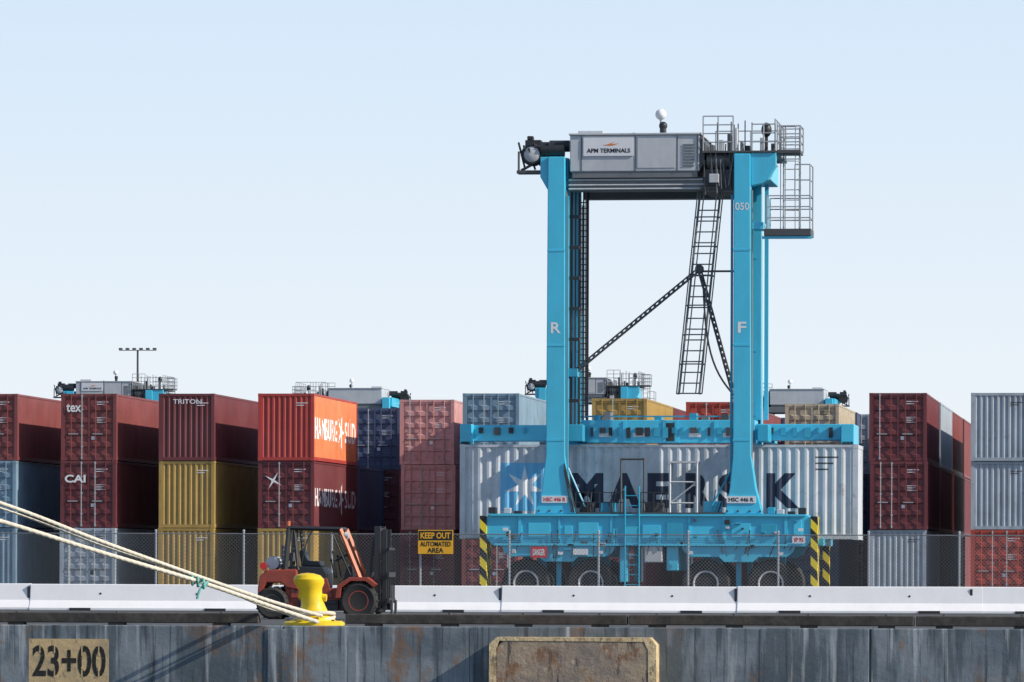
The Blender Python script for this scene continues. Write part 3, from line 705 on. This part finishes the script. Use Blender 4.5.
for k in range(9): put('hose',MB().cyl((nx(518+5*k),-2.2,nz(141+3*(k%3))),(nx(524+5*k),-2.0,nz(168-4*(k%2))),0.035,5),DARK,lm)
yl=-1.3
ladder('ladder',(nx(690,yl),yl,nz(394,yl)),(nx(711,yl),yl,nz(189,yl)),(0.31,0,0),SC,MGREY,r=0.036,step=0.33,cage=(0.06,-0.6,0))
def arm(p0,p1,h,parent=SC,mat=DGREY):
    m=MB(); p0=Vector(p0);p1=Vector(p1); d=(p1-p0).normalized(); n=Vector((-d.z,0,d.x))*h/2
    m.cyl(p0+n,p1+n,0.026,6); m.cyl(p0-n,p1-n,0.034,6)
    k=int((p1-p0).length/0.18)
    for i in range(k):
        a=p0.lerp(p1,(i+0.5)/k); m.box(a.x-0.035,a.x+0.035,a.y-0.05,a.y+0.05,a.z-0.06,a.z+0.06)
    return put('cable_arm',m,mat,parent)
yl=-1.6
arm((nx(569,yl),yl,nz(377,yl)),(nx(700,yl),yl,nz(269,yl)),0.09)
arm((nx(700,yl),yl,nz(269,yl)),(nx(733,yl),yl,nz(388,yl)),0.09)
# slack cable hanging from the arm
prev=None
for i in range(15):
    t=i/14; x=nx(703,yl)+(nx(735,yl)-nx(703,yl))*t; z=nz(276,yl)+(nz(396,yl)-nz(276,yl))*t-0.5*math.sin(math.pi*t); q=(x-0.25*math.sin(math.pi*t),yl+0.2,z)
    if prev: put('hanging_cable',MB().cyl(prev,q,0.03,6),DARK,SC)
    prev=q
put('arm_joint',MB().lathe([(0.02,-0.12),(0.13,-0.12),(0.13,0.12),(0.02,0.12)],(nx(700,yl),yl,nz(269,yl)),'y',16).box(nx(696,yl),nx(735,yl),yl-0.03,yl+0.03,nz(272.5,yl),nz(270.5,yl)),DGREY,SC,smooth=True)
put('arm_bracket',MB().box(nx(565),nx(577),-2.1,-1.5,nz(376),nz(368)),CYAND,SC)
for pxs in ((572,576,580,584,588),(741,745,760)):
    for j,px in enumerate(pxs):
        y=0.3+0.3*j; put('hoist_cable',MB().cyl((nx(px,y),y,nz(430,y)),(nx(px,y),y,nz(190,y)),0.026 if j%2 else 0.045,6),DARK,SC)
m=MB()
for k in range(40):
    z=nz(420)+(nz(195)-nz(420))*k/39; m.box(nx(580,1),nx(589,1),1.0,1.06,z,z+0.03)
m.box(nx(580,1),nx(580,1)+0.03,1.0,1.06,nz(420),nz(195)).box(nx(589,1)-0.03,nx(589,1),1.0,1.06,nz(420),nz(195))
put('cable_ladder',m,DARK,SC)
for k in range(7):
    z=nz(215)+(nz(400)-nz(215))*k/6; put('cable_bracket',MB().box(nx(567),nx(578),-1.85,-1.7,z-0.05,z+0.05),DARK,SC)
# spreader
yr=-0.6
spreader=empty('spreader',(0,0,0),parent=SC)
put('main_body',MB().box(nx(583,yr),nx(756,yr),-0.6,0.6,nz(443,yr),nz(420,yr)),CYAN,spreader,bevel=0.02)
for px in (585,624,664,676,715,751): put('body_rib',MB().box(nx(px,yr),nx(px+3,yr),-0.63,-0.603,nz(442,yr),nz(421,yr)),CYAN,spreader)
put('body_recess',MB().box(nx(667,yr),nx(675,yr),-0.625,-0.603,nz(441,yr),nz(423,yr)),DARK,spreader)
for y0,y1 in ((-0.55,-0.2),(0.2,0.55)):
    put('telescopic_arm',MB().box(nx(472,yr),nx(582,yr),y0,y1,nz(441,yr),nz(425,yr)),CYAN,spreader,bevel=0.02)
    put('telescopic_arm',MB().box(nx(757,yr),nx(842,yr),y0,y1,nz(440,yr),nz(424,yr)),CYAN,spreader,bevel=0.02)
for a,c in ((461,472),(842,855)):
    put('end_beam',MB().box(nx(a,-1.2),nx(c,-1.2),-1.2,1.2,nz(444,-1.2),nz(424,-1.2)),CYAN,spreader,bevel=0.02)
    for yy in (-1.1,1.1): put('twist_lock',MB().cyl((nx((a+c)/2,-1.2),yy,4.96),(nx((a+c)/2,-1.2),yy,nz(440,-1.2)),0.07,10).box(nx(a+1,-1.2),nx(c-1,-1.2),yy-0.1,yy+0.1,4.985,5.06),DARK,spreader)
for px in list(range(480,540,15))+list(range(592,750,9))+list(range(770,840,12)):
    w_=random.uniform(2,7); h_=random.uniform(3,10); put('hydraulic_fitting',MB().box(nx(px,yr),nx(px+w_,yr),-0.67,-0.553 if px<580 or px>757 else -0.604,nz(429+h_,yr),nz(427.5,yr)),random.choice([DARK,CYAND,DGREY,CYAND]),spreader)
for px,h_ in ((594,415),(604,412),(655,416),(690,413),(702,416),(722,414),(740,415)): put('valve_box',MB().box(nx(px,yr),nx(px+7,yr),-0.5,0.1,nz(419.9,yr),nz(h_,yr)),random.choice([CYAND,DGREY,MGREY]),spreader)
put('upper_rail',MB().box(nx(585,yr),nx(757,yr),-0.45,-0.4,nz(417,yr),nz(415.5,yr)),CYAND,spreader)
for px in (600,634,690,724): put('label_plate',MB().box(nx(px,yr),nx(px+12,yr),-0.625,-0.603,nz(437,yr),nz(433,yr)),WHITEP,spreader)
for px in (586,747):
    for yy in (-1.2,1.2): put('hoist_rope',MB().cyl((nx(px,yy),yy,nz(418,yy)),(nx(px,yy),yy,nz(188,yy)),0.016,5),DARK,SC)
for px0,px1 in ((567,582),(757,768)):
    a,c=sorted((nx(px0),nx(px1))); 
    for y0,y1 in ((-1.85,-0.56),(0.56,1.85)): put('guide_shoe',MB().box(a,c,y0,y1,nz(441),nz(424)),CYAND,spreader,bevel=0.02)
# equipment standing on the base beam between the legs
eq=empty('electrical_platform',(0,0,0),parent=SC)
put('walkway',MB().box(nx(578),nx(725),-2.5,-1.6,bz1+0.003,bz1+0.05),DGREY,eq)
railing('railing',[(nx(577),-2.42,bz1+0.05),(nx(625),-2.42,bz1+0.05)],0.6,eq,DARK,1,0.016,0.4)
railing('railing',[(nx(642),-2.42,bz1+0.05),(nx(668),-2.42,bz1+0.05)],0.6,eq,DARK,1,0.016,0.4)
put('cabinet',MB().box(nx(580),nx(594),-2.2,-1.7,bz1+0.05,nz(502)),DARK,eq,bevel=0.02)
put('cabinet',MB().box(nx(601),nx(616),-2.2,-1.7,bz1+0.05,nz(502)),CYAND,eq,bevel=0.02)
put('cabinet',MB().box(nx(645),nx(664),-2.2,-1.7,bz1+0.05,nz(503)),DGREY,eq,bevel=0.02)
put('cabinet',MB().box(nx(703),nx(722),-2.2,-1.7,bz1+0.05,nz(501)),CYAN,eq,bevel=0.02)
for k in range(12):
    px=random.choice([random.uniform(578,618),random.uniform(646,668),random.uniform(700,724)])
    put('hose',MB().cyl((nx(px),-2.3,bz1+0.05),(nx(px+random.uniform(-5,5)),-2.2,nz(random.uniform(488,503))),0.02,5),random.choice([DARK,DGREY,CYAND]),eq)
fr=MB()
for px in (671,698):
    for yy in (-2.35,-1.65): fr.bar((nx(px),yy,bz1),(nx(px),yy,nz(461)),0.05)
for py in (482,503):
    fr.bar((nx(671),-2.35,nz(py)),(nx(698),-2.35,nz(py)),0.035)
fr.box(nx(670),nx(699),-2.38,-1.62,nz(463),nz(461))
fr.bar((nx(671),-2.35,nz(503)),(nx(698),-2.35,nz(482)),0.03)
put('stair_frame',fr,GREYP,eq)
fr=MB()
fr.bar((nx(622),-2.3,bz1),(nx(622),-2.3,nz(458)),0.045).bar((nx(645),-2.3,bz1),(nx(645),-2.3,nz(458)),0.045).bar((nx(622),-2.3,nz(459)),(nx(645),-2.3,nz(459)),0.045)
put('pipe_frame',fr,DGREY,eq)
put('brace_rod',MB().bar((nx(712),-2.3,nz(507)),(nx(731),-2.3,nz(472)),0.04),CYAND,eq)
put('brace_rod',MB().bar((nx(569),-2.3,nz(468)),(nx(586),-2.3,nz(507)),0.04),CYAND,eq)
ladder('ladder',(nx(634),-2.58,0.4),(nx(634),-2.58,nz(486)),(nx(641)-nx(634),0,0),SC,CYAND,step=0.28)
def plate(px0,px1,py0,py1,mat,body=None,tm=None,y=-2.42,bold=0.03,pad=0.06,h=None):
    o=put('label_plate',MB().box(nx(px0),nx(px1),y-0.012,y+0.02,nz(py1),nz(py0)),mat,SC)
    if body:
        H_=nz(py0)-nz(py1); text('lettering',body,tm,o,nx(px0)+pad,y-0.016,nz(py1)+H_*0.2,nx(px1)-nx(px0)-2*pad,H_*0.6,bold=bold)
    return o
plate(543,569,496,503,WHITEP,'HSC 446 R',REDP)
plate(728,757,496,503,WHITEP,'HSC 446 R',BLACKT)
plate(533,549,547,558,REDP,'DANGER',WHITE,y=-2.58)
plate(794,807,536,543,WHITEP,'SP 95',REDP,y=-2.58)
plate(575,590,549,555,WHITEP,None,y=-2.53)
text('lettering','R',WHITE,SC,nx(551.5),-2.405,nz(333),nx(561.5)-nx(551.5),nz(322)-nz(333),bold=0.02)
text('lettering','F',WHITE,SC,nx(738.5),-2.405,nz(333),nx(747)-nx(738.5),nz(322)-nz(333),bold=0.02)
text('lettering','050',WHITE,SC,nx(735.5),-2.405,nz(210.5),nx(749.5)-nx(735.5),nz(203)-nz(210.5),bold=0.01)
for px,py in ((600,551),(560,552),(690,551),(780,552),(800,528),(505,528)): put('small_notice',MB().box(nx(px),nx(px+5),-2.58,-2.55,nz(py+3),nz(py)),WHITEP,SC)
def far(px_center,D,flip,lab):
    c=copy_tree(SC); c.location=(WX(px_center,D),D,0); c.rotation_euler=(0,0,math.pi if flip else 0)
    c['label']=lab; return c
far(115,378,False,'cyan straddle carrier standing behind maroon container stacks')
far(352,392,True,'cyan straddle carrier behind navy and faded container stacks')
far(586,372,False,'cyan straddle carrier beyond the mustard container stacks')
far(792,395,True,'cyan straddle carrier behind beige container stacks')

# light mast
lx,lz=M(137,350,480)
lmst=put('light_mast',MB().cyl((0,0,0),(0,0,lz),0.16,10,0.09),DGREY,None,(lx,480,0)); tag(lmst,'tall thin light mast with a crossbar of flood lamps','light mast')
put('crossbar',MB().box(-1.7,1.7,-0.06,0.06,lz-0.06,lz),DGREY,lmst)
for k in range(6): put('flood_lamp',MB().box(-1.7+0.62*k,-1.4+0.62*k,-0.2,0.15,lz+0.02,lz+0.18),DGREY,lmst)

# ------------------------------------------------------------------ bollard and ropes
BYY=107.3
bxx,_=M(314,600,BYY)
bo=empty('mooring_bollard',(bxx,BYY,0)); tag(bo,'yellow iron mooring bollard with ropes around its base','bollard')
put('base_plate',MB().lathe([(0.02,0),(0.62,0),(0.62,0.05),(0.56,0.09),(0.02,0.09)],(0,0,0.001),'z',28),YEL,bo,smooth=True)
m=MB().lathe([(0.44,0.09),(0.40,0.16),(0.29,0.26),(0.235,0.42),(0.22,0.62),(0.24,0.74),(0.30,0.84),(0.31,0.92),(0.25,1.0),(0.12,1.04),(0.0005,1.05)],(0,0,0),'z',28)
m.v=[(x-0.16*max(0,(z-0.3)),y-0.10*max(0,z-0.3),z) for x,y,z in m.v]
put('bollard_body',m,YEL,bo,smooth=True)
put('horn',MB().cyl((-0.30,-0.02,0.60),(0.26,-0.02,0.55),0.075,12),YEL,bo,smooth=True)
for k in range(8):
    a=2*math.pi*k/8+0.2; put('anchor_bolt',MB().cyl((0.52*math.cos(a),0.52*math.sin(a),0.07),(0.52*math.cos(a),0.52*math.sin(a),0.115),0.035,6),DGREY,bo)

ROPE=paint('beige_mooring_rope',(0.62,0.57,0.47),0.9,0.4,0,8,1,dirtcol=(0.22,0.18,0.13),bump=0.3)
ROPG=paint('green_rope',(0.15,0.42,0.38),0.9,0.3,0,8,1)
def tube(name,pts,r,mat,parent=None,sub=6,sides=12,twist=9.0,strands=3,amp=0.08):
    P=[Vector(p) for p in pts]; out=[]
    for i in range(len(P)-1):
        p0=P[max(0,i-1)];p1=P[i];p2=P[i+1];p3=P[min(len(P)-1,i+2)]
        n=max(2,int((p2-p1).length/0.035)); n=min(n,220)
        for k in range(n):
            t=k/n; out.append(0.5*((2*p1)+(-p0+p2)*t+(2*p0-5*p1+4*p2-p3)*t*t+(-p0+3*p1-3*p2+p3)*t**3))
    out.append(P[-1]); m=MB(); s=0; up=Vector((0.13,0.2,0.97)).normalized()
    for i,p in enumerate(out):
        d=(out[min(i+1,len(out)-1)]-out[max(i-1,0)]).normalized(); u=d.cross(up).normalized(); v=u.cross(d)
        if i: s+=(p-out[i-1]).length
        for j in range(sides):
            a=2*math.pi*j/sides; rr=r*(1+amp*math.cos(strands*(a)+s*twist/r*0.16))
            m.v.append(tuple(p+u*math.cos(a)*rr+v*math.sin(a)*rr))
    for i in range(len(out)-1):
        for j in range(sides):
            k=(j+1)%sides; m.f.append((i*sides+j,i*sides+k,(i+1)*sides+k,(i+1)*sides+j))
    return put(name,m,mat,parent,smooth=True)
def rp(px,py,Y): x,z=M(px,py,Y); return (x,Y,z)
for pts,rad,lab in (([rp(-420,372,93),rp(-200,438,96),rp(0,503,99),rp(100,541,101.4),rp(200,577,104),rp(270,601,105.9),rp(322,616,106.9)],0.038,'thick beige mooring rope running taut down to the bollard'),
                ([rp(-420,408,92.5),rp(-200,462,95.5),rp(0,521,98.6),rp(100,552,101),rp(200,582,103.7),rp(270,606,105.6),rp(318,622,106.75)],0.042,'thick beige mooring rope with a green knot tied to it'),
                ([rp(-420,380,93.3),rp(-200,446,96.2),rp(0,508,99.2),rp(100,545,101.6),rp(200,579,104.1),rp(265,607,105.7),rp(330,626,107.0)],0.020,'thin beige mooring line beside the thick ropes')):
    o=tube('mooring_rope',pts,rad,ROPE); tag(o,lab,'rope','mooring ropes on the bollard')
    if 'knot' in lab:
        c=Vector(rp(198,582,103.6)); d=Vector((0.93,0.22,-0.28)).normalized()
        u=d.orthogonal().normalized(); w2=d.cross(u)
        pts2=[c+d*(-0.16+0.02*k)+u*0.08*math.cos(k*1.1)+w2*0.08*math.sin(k*1.1) for k in range(18)]
        pts2+=[c+Vector((0.05,-0.05,-0.15)),c+Vector((0.0,-0.08,-0.33))]
        tube('knot',pts2,0.026,ROPG,o)
lp=[(0.40*math.cos(a)*1.0-0.0,0.36*math.sin(a),0.16+0.03*math.sin(a*1.5)+0.012*a) for a in [k*0.35-2.6 for k in range(38)]]
tg=tube('rope_turns',[(bxx+x,BYY+y,z) for x,y,z in lp],0.040,ROPE); tag(tg,'coils of beige mooring rope wrapped around the bollard base','rope','mooring ropes on the bollard')

# ------------------------------------------------------------------ forklift
KY=121.0
kx0=WX(325,KY)
def kx(px,y=-0.6): return WX(px,KY+y)-kx0
def kz(py,y=-0.6): return M(325,py,KY+y)[1]
FK=empty('forklift',(kx0,KY,0)); tag(FK,'worn orange-red forklift with black mast parked on the quay','forklift')
for px,r_,side in ((359,0.42,-1),(359,0.42,1),(272,0.36,-1),(272,0.36,1)):
    wx=kx(px); wy=side*(0.55 if px>300 else 0.5); wh=empty('wheel',(wx,wy,r_),parent=FK)
    t=MB().lathe([(r_*.52,-0.13),(r_*.85,-0.16),(r_*.97,-0.13),(r_,-0.08),(r_,0.08),(r_*.97,0.13),(r_*.85,0.16),(r_*.52,0.13)],(0,0,0),'y',30)
    for k in range(18):
        a=2*math.pi*k/18; ca,sa=math.cos(a),math.sin(a)
        t.cyl((ca*r_,-0.13,sa*r_),(ca*r_,0.13,sa*r_),0.022,4)
    put('tyre',t,TYRE,wh,smooth=True)
    put('rim',MB().lathe([(0.001,-0.07),(0.07,-0.12),(0.09,-0.05),(r_*.4,-0.05),(r_*.5,-0.135),(r_*.55,-0.135),(r_*.55,0.13),(r_*.3,0.1),(0.001,0.1)],(0,0,0),'y',20),DGREY if px<300 else FORKO,wh,smooth=True)
put('counterweight',MB().prism([(kx(257),kz(606)),(kx(257),kz(588)),(kx(259),kz(576)),(kx(266),kz(570)),(kx(296),kz(569)),(kx(298),kz(590)),(kx(286),kz(588)),(kx(280),kz(583)),(kx(266),kz(583)),(kx(261),kz(592)),(kx(260),kz(606))],'y',-0.52,0.52),FORKO,FK,bevel=0.03)
put('chassis',MB().prism([(kx(284),kz(611)),(kx(284),kz(588)),(kx(340),kz(588)),(kx(348),kz(580)),(kx(366),kz(580)),(kx(370),kz(590)),(kx(342),kz(611))],'y',-0.42,0.42),FORKO,FK,bevel=0.02)
put('engine_hood',MB().prism([(kx(282),kz(588)),(kx(282),kz(571)),(kx(288),kz(566)),(kx(322),kz(567)),(kx(326),kz(574)),(kx(326),kz(588))],'y',-0.40,0.40),DARK,FK,bevel=0.03)
put('side_step',MB().box(kx(298),kx(338),-0.56,-0.43,kz(611),kz(600)).box(kx(300),kx(336),-0.6,-0.43,kz(604),kz(601)),DARK,FK,bevel=0.01)
put('side_cover',MB().prism([(kx(290),kz(598)),(kx(290),kz(580)),(kx(326),kz(578)),(kx(332),kz(598))],'y',-0.47,-0.425),FORKO,FK,bevel=0.01)
for k in range(5): put('vent_slot',MB().box(kx(294+5*k),kx(296.5+5*k),-0.476,-0.471,kz(593),kz(584)),DARK,FK)
for y0,y1 in ((-0.72,-0.36),(0.36,0.72)):
    put('front_fender',MB().prism([(kx(336),kz(598)),(kx(338),kz(585)),(kx(350),kz(577)),(kx(368),kz(577)),(kx(377),kz(584)),(kx(374),kz(587)),(kx(366),kz(581)),(kx(351),kz(581)),(kx(342),kz(588)),(kx(341),kz(598))],'y',y0,y1),FORKO,FK,bevel=0.01)
put('seat',MB().prism([(kx(299),kz(567)),(kx(296),kz(551)),(kx(300),kz(549)),(kx(305),kz(561)),(kx(318),kz(561)),(kx(320),kz(567))],'y',-0.25,0.25),DARK,FK,bevel=0.04)
put('dashboard',MB().prism([(kx(340),kz(586)),(kx(345),kz(566)),(kx(351),kz(566)),(kx(352),kz(586))],'y',-0.38,0.38),DARK,FK,bevel=0.02)
for k,(px,h_) in enumerate(((330,552),(334,556),(327,560))): put('control_lever',MB().cyl((kx(px+4),-0.2+0.1*k,kz(578)),(kx(px),-0.2+0.1*k,kz(h_)),0.015,6).sphere((kx(px),-0.2+0.1*k,kz(h_)),0.03,8),DARK,FK)
sw=MB()
c0=Vector((kx(338),0,kz(557))); ax=Vector((-0.5,0,0.86)); u=Vector((0,1,0)); v2=ax.cross(u)
for k in range(16):
    a=2*math.pi*k/16;b2=2*math.pi*(k+1)/16
    sw.cyl(c0+u*0.19*math.cos(a)+v2*0.19*math.sin(a),c0+u*0.19*math.cos(b2)+v2*0.19*math.sin(b2),0.016,6)
sw.cyl(c0,(kx(346),0,kz(570)),0.025,8); sw.cyl(c0-u*0.19,c0+u*0.19,0.012,5)
put('steering_wheel',sw,DARK,FK)
og=MB()
for yy in (-0.45,0.45):
    og.bar((kx(284),yy,kz(572)),(kx(288),yy,kz(528)),0.09); og.bar((kx(297),yy,kz(570)),(kx(293),yy,kz(528)),0.05)
    og.bar((kx(286),yy,kz(528)),(kx(339),yy,kz(529)),0.07)
og.bar((kx(288),-0.45,kz(528)),(kx(288),0.45,kz(528)),0.06); og.bar((kx(339),-0.45,kz(529)),(kx(339),0.45,kz(529)),0.06)
for k in range(7): 
    x=kx(293+7*k); og.bar((x,-0.45,kz(528.5)),(x,0.45,kz(528.5)),0.03)
put('overhead_guard',og,DARK,FK)
for yy in (-0.45,0.45):
    put('front_pillar',MB().bar((kx(339),yy,kz(529)),(kx(361),yy,kz(583)),0.075),ORNG,FK)
    put('pillar_brace',MB().bar((kx(330),yy,kz(529)),(kx(350),yy,kz(575)),0.035),DARK,FK)
put('grab_handle',MB().cyl((kx(300),-0.46,kz(566)),(kx(306),-0.46,kz(540)),0.014,6).cyl((kx(306),-0.46,kz(540)),(kx(312),-0.46,kz(529)),0.014,6),DARK,FK)
put('air_filter',MB().cyl((kx(289),-0.3,kz(561)),(kx(289),-0.3,kz(553)),0.1,12),DGREY,FK,smooth=True)
put('exhaust_pipe',MB().cyl((kx(277),0.2,kz(570)),(kx(277),0.2,kz(545)),0.035,8),DGREY,FK,smooth=True)
put('tank',MB().cyl((kx(270),-0.3,kz(563)),(kx(270),0.3,kz(563)),0.15,16),GREYP,FK,smooth=True)
put('tank_strap',MB().cyl((kx(270),-0.15,kz(563)),(kx(270),-0.1,kz(563)),0.158,16),DARK,FK,smooth=True)
put('rear_lamp',MB().cyl((kx(262),-0.45,kz(566)),(kx(262),-0.36,kz(566)),0.08,12).bar((kx(262),-0.42,kz(571)),(kx(262),-0.42,kz(566)),0.03),REDP,FK)
put('work_lamp',MB().cyl((kx(343),-0.40,kz(535)),(kx(347),-0.40,kz(536)),0.08,12),LENS,FK)
put('beacon_lamp',MB().cyl((kx(286),-0.3,kz(527)),(kx(286),-0.3,kz(521)),0.05,10),ORNG,FK,smooth=True)
ml=MB()
for yy in (-0.36,0.36):
    ml.box(kx(373),kx(379),yy-0.06,yy+0.06,kz(612),kz(526)); ml.box(kx(380.5),kx(385),yy-0.03+(-0.04 if yy>0 else 0.04),yy+0.03+(-0.04 if yy>0 else 0.04),kz(610),kz(529))
for py in (528,560,590,608): ml.box(kx(374.5),kx(378.5),-0.31,0.31,kz(py+3),kz(py))
ml.cyl((kx(380),-0.1,kz(605)),(kx(380),-0.1,kz(535)),0.03,8); ml.cyl((kx(380),0.1,kz(605)),(kx(380),0.1,kz(535)),0.03,8)
put('mast',ml,DARK,FK,bevel=0.005)
for k in range(4): put('hydraulic_hose',MB().cyl((kx(362+2*k),-0.38,kz(588)),(kx(370+k),-0.38,kz(548-4*k)),0.018,6).cyl((kx(370+k),-0.38,kz(548-4*k)),(kx(378),-0.36,kz(538-3*k)),0.018,6),DARK,FK)
put('tilt_cylinder',MB().cyl((kx(355),-0.3,kz(590)),(kx(374),-0.3,kz(572)),0.035,8),GALV,FK)
cg=MB()
for py in (572,598): cg.box(kx(386),kx(388.5),-0.5,0.5,kz(py+5),kz(py))
for yy in (-0.45,-0.15,0.15,0.45): cg.box(kx(386.5),kx(388),yy-0.02,yy+0.02,kz(600),kz(548))
cg.box(kx(386.5),kx(388),-0.47,0.47,kz(550),kz(547.5))
put('carriage',cg,DARK,FK)
for yy in (-0.3,0.3):
    put('fork',MB().prism([(kx(388.8),kz(600)),(kx(391),kz(600)),(kx(391),0.09),(kx(391)+1.0,0.06),(kx(391)+1.0,0.045),(kx(388.8),0.045)],'y',yy-0.06,yy+0.06),DGREY,FK)
